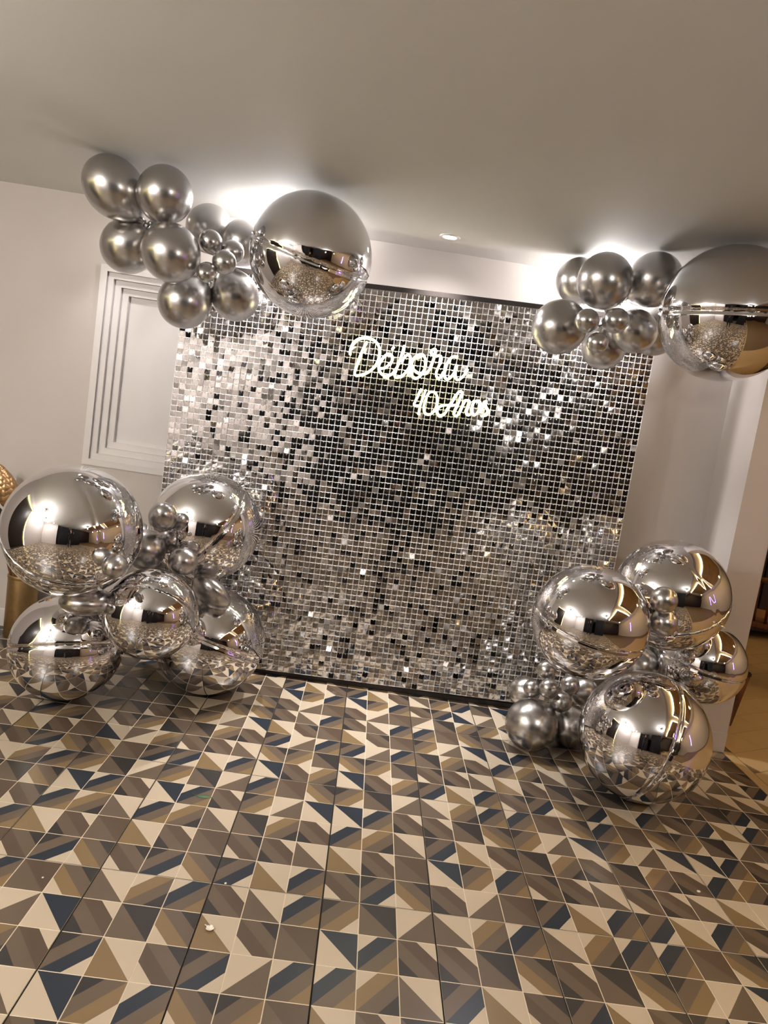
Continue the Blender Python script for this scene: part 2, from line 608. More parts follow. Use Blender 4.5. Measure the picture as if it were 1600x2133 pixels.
cool = (1.0, 0.95, 0.935)
warm = (1.0, 0.83, 0.62)
downlight(0.165, 1.605, 'small round recessed ceiling lamp glowing in plain view between the two balloon clusters', LIGHT_BACK * 0.55, cool, True)
downlight(-0.655, 1.63, 'recessed ceiling lamp shining from behind the big mirror balloon of the upper left cluster', LIGHT_BACK, cool)
downlight(-1.475, 1.62, 'recessed ceiling lamp shining from behind the egg-shaped balloon at the left', LIGHT_BACK * 0.10, cool, True)
downlight(0.955, 1.68, 'recessed ceiling lamp glowing behind the satin balloons of the upper right cluster', LIGHT_BACK, cool)
for x, y, k, lab in ((-2.2, -0.85, 1.0, 'added fill lamp near the left wall, nearest the balloons, mirrored in them'),
                     (-2.45, -1.95, 1.0, 'added fill lamp near the left wall, level with the photographer, mirrored in the balloons'),
                     (1.60, -1.95, 0.6, 'added fill lamp by the soffit of the side room, mirrored in the balloons')):
    downlight(x, y, lab, LIGHT_FILL * k, (1.0, 0.955, 0.90), False, 0.22)  # added lamps on drop stems, they lift the floor and ceiling
for x, y, lab in ((-2.45, -2.85, 'recessed ceiling lamp washing the white wall stub, outer one, seen only in the mirror balloons'),
                  (-1.75, -2.85, 'recessed ceiling lamp washing the white wall stub, inner one, seen only in the mirror balloons'),
                  (0.95, -4.45, 'recessed ceiling lamp by the rear column, seen only in the mirror balloons')):
    downlight(x, y, lab, LIGHT_HALL, (1.0, 0.955, 0.90), True)

# ================================================================== SEQUIN BACKDROP
BX0, PX, NC, NR = -1.105, 0.02995, 80, 70
BY = 1.716
zb = lambda x: 0.036 + 0.011 * x
zt = lambda x: 2.076 + 0.0345 * x


def bpt(u, v):
    """u columns from the left, v rows from the bottom"""
    k = v / NR
    x = BX0 + PX * u + 0.012 * (1 - k) * (u / NC)
    return x, zb(x) + (zt(x) - zb(x)) * k


bd = thing('sequin_backdrop', 'wide shimmering wall of small square silver mirror sequins standing before the back wall',
           'backdrop', (0, BY, 0))


def bar(bm, p, q, hw, y0, y1):
    """flat bar between two points of the backdrop plane"""
    d = Vector((q[0] - p[0], q[1] - p[1])).normalized()
    n = Vector((-d.y, d.x)) * hw
    c = [(p[0] - n.x, p[1] - n.y), (q[0] - n.x, q[1] - n.y), (q[0] + n.x, q[1] + n.y), (p[0] + n.x, p[1] + n.y)]
    a = [bm.verts.new((x, y0, z)) for x, z in c]
    b = [bm.verts.new((x, y1, z)) for x, z in c]
    bm.faces.new(a)
    bm.faces.new(b[::-1])
    for k in range(4):
        bm.faces.new((a[k - 1], b[k - 1], b[k], a[k]))


def rib(bm, p, q, hw, y0, y1):
    """grid bar with a rounded front, between two points of the backdrop plane"""
    d = Vector((q[0] - p[0], q[1] - p[1])).normalized()
    n = Vector((-d.y, d.x))
    prof = [(-hw, y1), (-hw * 0.85, (y0 * 2 + y1) / 3), (0, y0), (hw * 0.85, (y0 * 2 + y1) / 3), (hw, y1)]
    A = [bm.verts.new((p[0] + n.x * h, y, p[1] + n.y * h)) for h, y in prof]
    B = [bm.verts.new((q[0] + n.x * h, y, q[1] + n.y * h)) for h, y in prof]
    for k in range(5):
        bm.faces.new((A[k - 1], A[k], B[k], B[k - 1]))


for (x0, x1) in ((-0.90, -1.00), (0.10, 0.13), (1.20, 1.235)):
    bm = bmesh.new()
    tube(bm, [(x0, 0.075, 0.0), (x1, 0.075, zt(x1) + 0.02)], 0.015, 12)
    obj('pole', bm, M_steel, bd, True)
bm = bmesh.new()
box(bm, BX0 - 0.02, BX0 + PX * NC + 0.02, 0.018, 0.06, 0.0, 0.030, 0.003)
obj('base_bar', bm, M_steel, bd)
bm = bmesh.new()
p, q = bpt(0, NR + 0.45), bpt(NC, NR + 0.45)
bar(bm, p, q, 0.012, -0.004, 0.022)
obj('top_bar', bm, M_steel, bd)
for i in range(8):
    for j in range(7):
        bm = bmesh.new()
        for k in range(11):
            hw = 0.0021
            rib(bm, bpt(i * 10 + k, j * 10), bpt(i * 10 + k, j * 10 + 10), hw, -0.0028, 0.0050)
            rib(bm, bpt(i * 10, j * 10 + k), bpt(i * 10 + 10, j * 10 + k), hw, -0.0028, 0.0050)
        for a in range(10):
            for b in range(10):     # the little hook that each sequin hangs from
                x, z = bpt(i * 10 + a + 0.5, j * 10 + b + 0.90)
                h = 0.0016
                f = [bm.verts.new((x + dx, -0.0012, z + dz)) for dx, dz in ((-h, -h), (h, -h), (h, h * 2.5), (-h, h * 2.5))]
                g = [bm.verts.new((x + dx, 0.0042, z + dz)) for dx, dz in ((-h, 0), (h, 0), (h, h * 2.5), (-h, h * 2.5))]
                bm.faces.new(f)
                for k in range(4):
                    bm.faces.new((f[k - 1], g[k - 1], g[k], f[k]))
        obj('grid_panel', bm, M_grid, bd)

SW, SH = 0.0129, 0.0252
SQ = [(-SW + 0.0012, 0.0013), (-0.0036, 0.0013), (-0.0020, -0.0034), (0.0020, -0.0034), (0.0036, 0.0013), (SW - 0.0012, 0.0013),
      (SW, 0.0), (SW, -SH + 0.0022), (SW - 0.0022, -SH), (-SW + 0.0022, -SH), (-SW, -SH + 0.0022), (-SW, 0.0)]
SV = [(x, 0.0, z) for x, z in SQ] + [(0.0, -0.00022, -0.0128)]
SF = [(i, (i + 1) % 12, 12) for i in range(12)]
rs = random.Random(3)
sq = []
for r in range(NR):
    for c in range(NC):
        x, z = bpt(c + 0.5, r + 0.94)
        lf = noise.noise(Vector((x * 2.4, z * 2.0, 3.1)))
        mf = noise.noise(Vector((x * 7.5, z * 6.5, 8.7)))
        hf = noise.noise(Vector((x * 2.0, z * 2.6, 17.3)))
        low = max(0.0, 1 - z / 0.75)
        rx = math.radians(-0.5 + 4.0 * lf + 4.5 * mf + rs.gauss(0, 2.3 + 5.0 * low))
        rz = math.radians(4.0 * hf + rs.gauss(0, 2.4 + 4.0 * low))
        ry = math.radians(rs.gauss(0, 1.1 + 2.0 * low))
        if rs.random() < 0.12:
            rx += math.radians(rs.uniform(-16, 24))
            rz += math.radians(rs.uniform(-14, 14))
            ry += math.radians(rs.uniform(-10, 10))
        sq.append((x, z, rx, ry, rz))
order = sorted(range(len(sq)), key=lambda k: (sq[k][0] + 0.044) ** 2 + (sq[k][1] - 1.40) ** 2)
single = set(order[:300])
sme = bpy.data.meshes.new('sequin')
sme.from_pydata(SV, [], SF)
sme.materials.append(M_sequin)
sme.polygons.foreach_set('use_smooth', [True] * len(sme.polygons))
VV, FF = [], []
from mathutils import Euler
for k, (x, z, rx, ry, rz) in enumerate(sq):
    e = Euler((rx, ry, rz), 'XYZ')
    e.x = -rx       # lower edge swings towards the hall
    if k in single:
        o = bpy.data.objects.new('sequin', sme)
        COL.objects.link(o)
        o.parent = bd
        o.location = (x, -0.0015, z)
        o.rotation_euler = e
    else:
        R = e.to_matrix()
        n0 = len(VV)
        for v in SV:
            p = R @ Vector(v)
            VV.append((p.x + x, p.y - 0.0015, p.z + z))
        FF.extend([(a + n0, b + n0, c + n0) for a, b, c in SF])
me = bpy.data.meshes.new('sequin_field')
me.from_pydata(VV, [], FF)
o = omesh('sequin_field', me, M_sequin, bd, True)
o['kind'] = 'stuff'

# ================================================================== NEON LETTERING
NEON = [[[(-0.2374, 1.7318), (-0.2381, 1.759), (-0.2305, 1.7875), (-0.2105, 1.8115), (-0.1824, 1.8241), (-0.1529, 1.8276), (-0.1213, 1.8167), (-0.0985, 1.7928), (-0.0913, 1.7666), (-0.0916, 1.7328), (-0.1017, 1.6996), (-0.1211, 1.6713), (-0.1481, 1.6503), (-0.1764, 1.6375), (-0.1932, 1.635), (-0.2, 1.6445), (-0.1972, 1.6767), (-0.1885, 1.7202), (-0.179, 1.7575), (-0.1689, 1.7906), (-0.1608, 1.8086)]], [[(-0.0737, 1.6849), (-0.0497, 1.697), (-0.0312, 1.7167), (-0.0217, 1.7393), (-0.0266, 1.7575), (-0.0429, 1.7655), (-0.0605, 1.7544), (-0.076, 1.7289), (-0.0849, 1.7022), (-0.0815, 1.6795), (-0.0681, 1.6624), (-0.0452, 1.6532), (-0.0266, 1.6581), (-0.0113, 1.671), (-0.0012, 1.6895), (0.0104, 1.7124)], [(-0.0313, 1.7883), (-0.023, 1.8043)]], [[(0.0283, 1.8184), (0.0211, 1.7731), (0.0137, 1.7313), (0.0051, 1.6892), (0.0018, 1.666), (0.0068, 1.6554), (0.0212, 1.6569), (0.0416, 1.6698), (0.0604, 1.6976), (0.0717, 1.7288), (0.0702, 1.7535), (0.0629, 1.7705), (0.0506, 1.7754), (0.0369, 1.7597), (0.0272, 1.7334)]], [[(0.1133, 1.7872), (0.0925, 1.7727), (0.0806, 1.746), (0.0786, 1.714), (0.0828, 1.6874), (0.0946, 1.671), (0.1114, 1.6667), (0.1281, 1.6784), (0.1427, 1.7033), (0.1494, 1.7338), (0.1445, 1.7648), (0.1298, 1.7851), (0.1133, 1.7872)], [(0.0822, 1.7282), (0.0936, 1.7072), (0.1163, 1.6948), (0.1399, 1.6915), (0.1573, 1.6987)]], [[(0.1573, 1.6987), (0.1725, 1.7192), (0.1796, 1.7475), (0.1859, 1.7801), (0.1888, 1.8054), (0.1863, 1.8208), (0.177, 1.8216), (0.1671, 1.8111), (0.1715, 1.7983), (0.1888, 1.7907), (0.2089, 1.7949), (0.2216, 1.7878), (0.2226, 1.7676), (0.2152, 1.7415), (0.2082, 1.7132), (0.2117, 1.691), (0.2248, 1.6817), (0.2347, 1.6923), (0.2443, 1.7187)]], [[(0.3046, 1.8027), (0.284, 1.8018), (0.2678, 1.788), (0.2556, 1.7635), (0.2516, 1.7312), (0.251, 1.7061), (0.261, 1.6871), (0.2749, 1.687), (0.2886, 1.7027), (0.3004, 1.7295), (0.304, 1.7641), (0.3035, 1.7391), (0.306, 1.7099), (0.316, 1.6909), (0.3296, 1.693), (0.347, 1.7138), (0.3577, 1.7336), (0.3641, 1.7505)]], [[(0.1472, 1.6164), (0.1359, 1.5817), (0.1246, 1.547), (0.1213, 1.5328), (0.1383, 1.5312), (0.1544, 1.535)], [(0.1693, 1.617), (0.1631, 1.5859), (0.1554, 1.5462), (0.1515, 1.518), (0.1507, 1.4875)]], [[(0.2118, 1.6124), (0.1905, 1.6065), (0.1784, 1.5772), (0.1726, 1.5433), (0.1746, 1.5132), (0.1857, 1.4956), (0.208, 1.4962), (0.2273, 1.5157), (0.2357, 1.5501), (0.2351, 1.5803), (0.2244, 1.6034), (0.2118, 1.6124)]], [[(0.3366, 1.5653), (0.3043, 1.5577), (0.2716, 1.5527), (0.2488, 1.5383), (0.2441, 1.5155), (0.258, 1.4982), (0.279, 1.5069), (0.2919, 1.531), (0.3062, 1.5635), (0.3223, 1.6017), (0.3346, 1.6283), (0.3474, 1.6357), (0.3546, 1.6258), (0.3485, 1.5947), (0.3402, 1.5604), (0.3314, 1.5287), (0.334, 1.5125), (0.3481, 1.5119), (0.3587, 1.5328), (0.3675, 1.5645)]], [[(0.3675, 1.5645), (0.3771, 1.5908), (0.393, 1.5959), (0.4002, 1.586), (0.3961, 1.5605), (0.3915, 1.5378), (0.3996, 1.5224), (0.4128, 1.5272), (0.4215, 1.5423)]], [[(0.4339, 1.6021), (0.4198, 1.5862), (0.4188, 1.5585), (0.4256, 1.5346), (0.4401, 1.5313), (0.4529, 1.5553), (0.4561, 1.5862), (0.448, 1.6015), (0.4339, 1.6021)]], [[(0.4625, 1.5485), (0.4739, 1.5806), (0.4784, 1.6033), (0.4839, 1.6042), (0.4848, 1.5822), (0.503, 1.5574), (0.4952, 1.5369), (0.477, 1.5286)]]]
ns = thing('neon_sign', 'warm white neon tube lettering Débora 40 Anos mounted on the sequin wall', 'neon sign', (0, 1.693, 0))
for strokes in NEON:
    bm = bmesh.new()
    for s in strokes:
        tube(bm, catmull([(x, 0.0, z) for x, z in s], 5), 0.0060 if len(strokes) and max(q[1] for q in s) > 1.62 else 0.0054, 10)
        for (x, z) in (s[0], s[-1]):
            tube(bm, [(x, 0.004, z), (x, 0.024, z)], 0.0025, 6)
    obj('neon_letter', bm, M_neon, ns, True)

# ================================================================== BALLOONS
BAL = {'o13': [-0.437, 1.2128, 2.0756, 0.2625], 'b1': [-1.2936, 1.1935, 2.221, 0.1216], 'b2': [-1.0656, 1.1486, 2.2126, 0.1141], 'b3': [-1.2647, 1.3453, 2.0237, 0.118], 'b4': [-1.0035, 1.1168, 1.9782, 0.12], 'b5': [-0.9735, 1.5638, 2.2, 0.1119], 'b6': [-0.7873, 1.479, 2.145, 0.105], 'b11': [-0.9972, 1.3737, 1.8246, 0.118], 'b12': [-0.7947, 1.4583, 1.8965, 0.112], 's7': [-0.8629, 1.185, 2.0617, 0.049], 's8': [-0.7804, 1.2429, 2.0463, 0.05], 's9': [-0.7821, 1.1257, 1.977, 0.0502], 's10': [-0.8421, 1.0936, 1.9197, 0.0398], 'oTR': [1.3087, 1.0109, 2.0619, 0.2748], 'c1': [0.8126, 1.5637, 2.2289, 0.111], 'c2': [0.846, 1.2473, 2.171, 0.12], 'c3': [1.0793, 1.3098, 2.2254, 0.1181], 'c4': [0.6927, 1.2816, 1.9549, 0.12], 's5': [0.7525, 1.0683, 1.9604, 0.05], 's6': [0.8888, 1.1253, 1.9895, 0.053], 's7r': [0.8096, 1.0569, 1.8766, 0.044], 'c8': [1.0473, 1.3403, 1.9975, 0.0983], 'c8b': [1.1955, 1.5123, 2.0426, 0.115], 'c9': [0.9737, 1.5185, 1.9367, 0.1062], 'TL': [-1.1861, 0.862, 0.8058, 0.2648], 'TR': [-0.7902, 1.407, 0.802, 0.2614], 'BL': [-1.2593, 1.0986, 0.2389, 0.2377], 'BR': [-0.6959, 1.3812, 0.263, 0.2622], 'FC': [-0.8671, 0.9569, 0.4853, 0.1933], 'm1': [-0.9038, 1.0859, 0.8758, 0.06], 'm2': [-0.9423, 0.6745, 0.7342, 0.048], 'm3': [-0.7998, 1.1026, 0.6926, 0.0629], 'm4': [-1.1117, 0.8756, 0.5237, 0.105], 'm5': [-0.6865, 1.2288, 0.5383, 0.105], 'm6': [-0.9771, 1.1303, 0.7127, 0.0886], 'm7': [-1.0999, 1.5686, 0.48, 0.1066], 'rUL': [0.9589, 0.9457, 0.7245, 0.2424], 'rUR': [1.3811, 1.1836, 0.8461, 0.2526], 'rR': [1.659, 1.3193, 0.5193, 0.1978], 'rF': [1.2662, 0.9183, 0.2733, 0.2717], 'l1': [0.8805, 1.2467, 0.1232, 0.1225], 'l2': [1.0978, 1.3508, 0.1018, 0.1032], 'l3': [1.0056, 1.2637, 0.247, 0.05], 'l4': [0.925, 1.2227, 0.3177, 0.047], 'l5': [0.8634, 1.2797, 0.2866, 0.041], 'l6': [0.9276, 1.3211, 0.3719, 0.046], 'l7': [1.0706, 1.3828, 0.2972, 0.047], 'l8': [1.1657, 1.4491, 0.2508, 0.072], 'l9': [0.913, 1.5967, 0.1558, 0.0801], 'k1': [1.2233, 0.8873, 0.8725, 0.0553], 'k2': [1.2544, 0.9145, 0.7731, 0.056], 'k3': [1.6243, 1.6116, 0.5043, 0.0999], 'k4': [1.5517, 1.4534, 0.7051, 0.057], 'k5': [1.4275, 1.4542, 0.4258, 0.0862], 'k6': [1.3672, 1.5503, 0.3136, 0.074], 'k7': [1.6866, 1.6654, 0.345, 0.0815], 'm8': [-1.1388, 1.5115, 0.6815, 0.0805], 'm9': [-1.0168, 1.5971, 0.6363, 0.0778]}


def foil_mesh(seed):
    rr = random.Random(seed)
    SEG, RG = 176, 72
    ph = [rr.uniform(0, 6.28) for _ in range(8)]
    lon0 = rr.uniform(0, 6.28)
    vs, fs = [], []
    lats = []
    for i in range(RG + 1):
        t = -1 + 2 * i / RG
        lats.append(PI / 2 * (0.42 * t + 0.58 * t ** 3))       # rings crowd towards the seam
    for la in lats:
        for k in range(SEG):
            lo = 2 * PI * k / SEG
            wv = (math.sin(44 * lo + ph[0]) * (0.6 + 0.4 * math.sin(5 * lo + ph[1])) + 0.7 * math.sin(29 * lo + ph[2])
                  + 0.5 * math.sin(63 * lo + ph[3] + la * 9))
            am = 0.6 + 0.4 * math.sin(3 * lo + ph[4])
            r = 1 - 0.016 * math.exp(-(la / 0.035) ** 2) + 0.0042 * wv * am * math.exp(-abs(la) / 0.11)
            d = abs((lo - lon0 + PI) % (2 * PI) - PI) * math.cos(la)
            r -= 0.006 * math.exp(-(d / 0.025) ** 2)
            r += 0.004 * math.sin(2 * lo + ph[5]) * math.cos(la) + 0.003 * math.sin(3 * la + ph[6])
            vs.append((r * math.cos(la) * math.cos(lo), r * math.cos(la) * math.sin(lo), 0.985 * r * math.sin(la)))
    for i in range(RG):
        for k in range(SEG):
            k2 = (k + 1) % SEG
            fs.append((i * SEG + k, i * SEG + k2, (i + 1) * SEG + k2, (i + 1) * SEG + k))
    me = bpy.data.meshes.new('film')
    me.from_pydata(vs, [], fs)
    me.materials.append(M_foil)
    me.polygons.foreach_set('use_smooth', [True] * len(me.polygons))
    bm = bmesh.new()
    pts = []
    S2 = 132
    A = []
    for k in range(S2):
        lo = 2 * PI * k / S2
        r = 0.999 + 0.005 * math.sin(44 * lo + ph[0]) + 0.003 * math.sin(29 * lo + ph[2])
        z = 0.004 * math.sin(31 * lo + ph[3])
        A.append([bm.verts.new((q * math.cos(lo), q * math.sin(lo), z + h)) for q, h in
                  ((0.972, -0.005), (r, -0.0018), (r, 0.0018), (0.972, 0.005))])
    for k in range(S2):
        a, b = A[k - 1], A[k]
        for j in range(3):
            bm.faces.new((a[j], b[j], b[j + 1], a[j + 1]))
    ms = bpy.data.meshes.new('seam')
    bm.to_mesh(ms)
    bm.free()
    ms.materials.append(M_foilseam)
    bm = bmesh.new()
    c, s = math.cos(lon0), math.sin(lon0)
    prof = [(0.985, 0.030), (1.03, 0.026), (1.09, 0.034), (1.13, 0.022)]
    top = []
    for r, h in prof:
        top.append([bm.verts.new((r * c - t * s, r * s + t * c, zz)) for t, zz in ((-h, 0.0), (0, 0.007), (h, 0.0), (0, -0.007))])
    for i in range(len(top) - 1):
        for j in range(4):
            bm.faces.new((top[i][j - 1], top[i + 1][j - 1], top[i + 1][j], top[i][j]))
    bm.faces.new(top[-1])
    mv = bpy.data.meshes.new('valve_tab')
    bm.to_mesh(mv)
    bm.free()
    mv.materials.append(M_foilseam)
    return me, ms, mv


FOIL = [foil_mesh(s) for s in (1, 2, 3)]


def latex_mesh():
    SEG, RG = 56, 34
    bm = bmesh.new()
    prof = []
    for i in range(RG + 1):
        a = PI * i / RG
        z = math.cos(a)
        r = math.sin(a)
        if z < -0.35:
            k = (-0.35 - z) / 0.65
            r *= (1 - 0.13 * k * k)
            z = z - 0.13 * k ** 3
        prof.append((r, z))
    prof = prof[:-1]
    while prof[-1][0] < 0.10:
        prof.pop()
    prof += [(0.085, -1.15), (0.07, -1.20), (0.06, -1.235)]
    lathe(bm, prof, SEG)
    bmesh.ops.recalc_face_normals(bm, faces=bm.faces)
    me = bpy.data.meshes.new('skin')
    bm.to_mesh(me)
    bm.free()
    me.materials.append(M_latex)
    me.polygons.foreach_set('use_smooth', [True] * len(me.polygons))
    bm = bmesh.new()
    lathe(bm, [(0.05, -1.225), (0.095, -1.235), (0.105, -1.265), (0.085, -1.29), (0.06, -1.30), (0.10, -1.335), (0.135, -1.40),
               (0.13, -1.405), (0.05, -1.33), (0.0, -1.32)], 20)
    bmesh.ops.recalc_face_normals(bm, faces=bm.faces)
    mk = bpy.data.meshes.new('knot')
    bm.to_mesh(mk)
    bm.free()
    mk.materials.append(M_knot)
    mk.polygons.foreach_set('use_smooth', [True] * len(mk.polygons))
    return me, mk


LAT = latex_mesh()


def put(name, me, parent, s, q):
    o = bpy.data.objects.new(name, me)
    COL.objects.link(o)
    o.parent = parent
    o.scale = s
    o.rotation_mode = 'QUATERNION'
    o.rotation_quaternion = q
    return o


def foil(key, label, group, seam, spin, var=0):
    x, y, z, R = BAL[key]
    t = thing('foil_balloon', label, 'balloon', (x, y, z), 0, group)
    q = Vector((0, 0, 1)).rotation_difference(Vector(seam).normalized()) @ Quaternion((0, 0, 1), spin)
    a, b, c = FOIL[var]
    put('film', a, t, (R, R, R), q)
    put('seam', b, t, (R, R, R), q)
    put('valve_tab', c, t, (R, R, R), q)
    return t


def latex(key, label, group, centre, stretch=1.05, squash=1.0):
    x, y, z, R = BAL[key]
    t = thing('latex_balloon', label, 'balloon', (x, y, z), 0, group)
    d = Vector((x, y, z)) - Vector(centre)
    q = Vector((0, 0, 1)).rotation_difference(d.normalized())
    a, b = LAT
    put('skin', a, t, (R, R * squash, R * stretch), q)
    put('knot', b, t, (R, R * squash, R * stretch), q)
    return t


G1, G2, G3, G4 = ('upper left balloon cluster', 'upper right balloon cluster', 'lower left balloon stack',
                  'lower right balloon stack')
foil('o13', 'big mirror foil balloon against the ceiling, before the upper left corner of the sequins', G1, (0.22, -0.25, 0.94), 1.0, 0)
foil('oTR', 'big mirror foil balloon against the ceiling at the upper right, cut by the picture edge', G2, (-0.10, -0.12, 0.98), 2.0, 1)
foil('TL', 'largest mirror foil balloon, upper left in the lower left stack, beside the bronze bud', G3, (0.30, -0.55, 0.75), 3.9, 2)
foil('TR', 'upper right mirror foil balloon of the lower left stack, overlapping the sequin wall edge', G3, (-0.72, -0.35, 0.60), 0.6, 0)
foil('BL', 'mirror foil balloon on the floor at the lower left, beside the gold vase', G3, (-0.18, 0.30, 0.93), 5.0, 1)
foil('BR', 'mirror foil balloon on the floor of the lower left stack, nearest the sequin wall foot', G3, (0.25, 0.30, 0.90), 2.2, 2)
foil('FC', 'smaller mirror foil balloon in the front middle of the lower left stack', G3, (0.05, 0.75, 0.62), 4.4, 0)
foil('rUL', 'mirror foil balloon of the lower right stack that overlaps the sequin wall', G4, (0.12, -0.20, 0.97), 0.2, 2)
foil('rUR', 'mirror foil balloon at the top back of the lower right stack, before the pillar', G4, (-0.35, -0.45, 0.80), 1.4, 1)
foil('rR', 'smaller mirror foil balloon at the right edge of the lower right stack', G4, (0.10, -0.05, 0.99), 3.0, 0)
foil('rF', 'large mirror foil balloon on the tiled floor in front of the lower right stack', G4, (-0.93, 0.05, 0.30), 5.3, 2)

cA, cB, cC = (-1.16, 1.28, 2.10), (-0.86, 1.42, 2.02), (-0.82, 1.20, 2.00)
latex('b1', 'egg-shaped satin silver balloon, topmost and leftmost one under the ceiling', G1, cA, 1.12)
latex('b2', 'round satin silver balloon at the ceiling, second along the top of the upper left cluster', G1, cA)
latex('b3', 'satin silver balloon at the left edge of the upper left cluster, half behind its neighbour', G1, cA, 1.10)
latex('b4', 'large satin silver balloon at the front middle of the upper left cluster', G1, cA, 1.07)
latex('b5', 'satin silver balloon at the back of the upper left cluster, above the small ones', G1, cB)
latex('b6', 'pale satin balloon lit from behind, between the small balloons and the big mirror balloon', G1, cB)
latex('b11', 'satin silver balloon hanging lowest in the upper left cluster, over the wall recess', G1, cB)
latex('b12', 'satin silver balloon with a yellow neon glint, beneath the big upper left mirror balloon', G1, cB)
latex('s7', 'small satin balloon, topmost of the four small ones in the upper left cluster', G1, cC)
latex('s8', 'small satin balloon, rightmost of the four in the upper left cluster', G1, cC)
latex('s9', 'small round satin balloon, front one of the four in the upper left cluster', G1, cC)
latex('s10', 'smallest drop-shaped satin balloon, lowest of the four in the upper left cluster', G1, cC, 1.25)

cD, cE = (0.92, 1.38, 2.08), (0.82, 1.20, 1.96)
latex('c1', 'pale backlit satin balloon near the ceiling, behind the left of the upper right cluster', G2, cD)
latex('c2', 'round satin silver balloon, uppermost front one of the upper right cluster', G2, cD)
latex('c3', 'greyish satin balloon by the ceiling, beside the big upper right mirror balloon', G2, cD)
latex('c4', 'satin silver balloon with a neon glint at the left end of the upper right cluster', G2, cD)
latex('s5', 'small satin balloon, left of the three small ones in the upper right cluster', G2, cE)
latex('s6', 'small satin balloon, right of the three small ones in the upper right cluster', G2, cE)
latex('s7r', 'small satin balloon, lowest of the three small ones in the upper right cluster', G2, cE)
latex('c8', 'satin silver balloon at the lower right of the upper right cluster, in front of another', G2, cD)
latex('c8b', 'satin balloon touching the big upper right mirror balloon from the left', G2, cD)
latex('c9', 'satin balloon hanging lowest in the upper right cluster, before the sequins', G2, cD)

cF = (-0.98, 1.30, 0.62)
latex('m1', 'satin balloon squeezed between the two upper mirror balloons of the lower left stack', G3, cF, 1.2)
latex('m2', 'satin balloon under the largest mirror balloon of the lower left stack', G3, (-0.98, 0.85, 0.72), 1.55)
latex('m3', 'satin balloon above the front middle mirror balloon of the lower left stack', G3, cF)
latex('m4', 'dark satin balloon between the two mirror balloons at the left of the lower left stack', G3, (-1.08, 1.30, 0.50), 1.0, 0.55)
latex('m5', 'dark satin balloon between the two mirror balloons at the right of the lower left stack', G3, (-0.85, 1.38, 0.53), 1.0, 0.55)
latex('m6', 'satin balloon deep in the heart of the lower left stack, in shadow', G3, cF)
latex('m7', 'satin balloon at the back of the lower left stack, behind the front middle balloon', G3, cF)

cG, cH = (1.03, 1.34, 0.24), (1.36, 1.12, 0.70)
latex('l1', 'round satin silver balloon on the floor at the left of the lower right stack', G4, cG, 1.0)
latex('l2', 'satin silver balloon on the floor, half hidden by the large front mirror balloon', G4, cG, 1.0)
latex('l3', 'small satin balloon resting between the two floor balloons of the lower right stack', G4, cG)
latex('l4', 'small satin balloon, front middle of the bunch above the lower right floor balloon', G4, cG)
latex('l5', 'smallest satin balloon, left of the bunch above the lower right floor balloon', G4, cG)
latex('l6', 'small satin balloon, topmost of the bunch above the lower right floor balloon', G4, cG)
latex('l7', 'small satin balloon, right of the bunch under the overlapping mirror balloon', G4, cG)
latex('l8', 'dark satin balloon in shadow beside the large front mirror balloon', G4, cG)
latex('l9', 'pale satin balloon at the sequin wall foot, behind the lower right bunch', G4, cG)
latex('k1', 'small satin balloon, upper of two between the mirror balloons of the lower right stack', G4, cH)
latex('k2', 'small satin balloon, lower of two between the mirror balloons of the lower right stack', G4, cH)
latex('k3', 'dark satin balloon in the heart of the lower right stack', G4, (1.38, 1.45, 0.70))
latex('k4', 'small satin balloon before the pillar, beside two others in the lower right stack', G4, cH)
latex('k5', 'dark satin balloon deep between the overlapping and the large front mirror balloon, lower right stack', G4, (1.30, 1.45, 0.62))
latex('k6', 'dark satin balloon under the overlapping mirror balloon, above the large front one', G4, (1.25, 1.45, 0.45))
latex('k7', 'dark satin balloon between the large front and the right edge mirror balloon', G4, (1.45, 1.50, 0.50))
latex('m8', 'dark satin balloon in the gap left of the squeezed one, lower left stack', G3, cF)
latex('m9', 'dark satin balloon in the gap below the squeezed one, lower left stack', G3, cF)

# ================================================================== GOLD VASE AND DRIED BUDS
vx, vy = -1.800, 1.790
t = thing('gold_vase', 'tall cylindrical brushed gold vase on the floor by the back wall', 'vase', (vx, vy, 0))
bm = bmesh.new()
lathe(bm, [(0, 0.0), (0.074, 0.0), (0.077, 0.003), (0.077, 0.330), (0.0755, 0.335), (0.072, 0.335), (0.070, 0.33), (0.070, 0.012), (0, 0.012)], 48)
obj('vase_body', bm, M_gold, t, True)
bm = bmesh.new()
lathe(bm, [(0.0772, 0.318), (0.0795, 0.322), (0.0795, 0.334), (0.0772, 0.338), (0.0715, 0.337)], 48)
obj('rim', bm, M_gold, t, True)


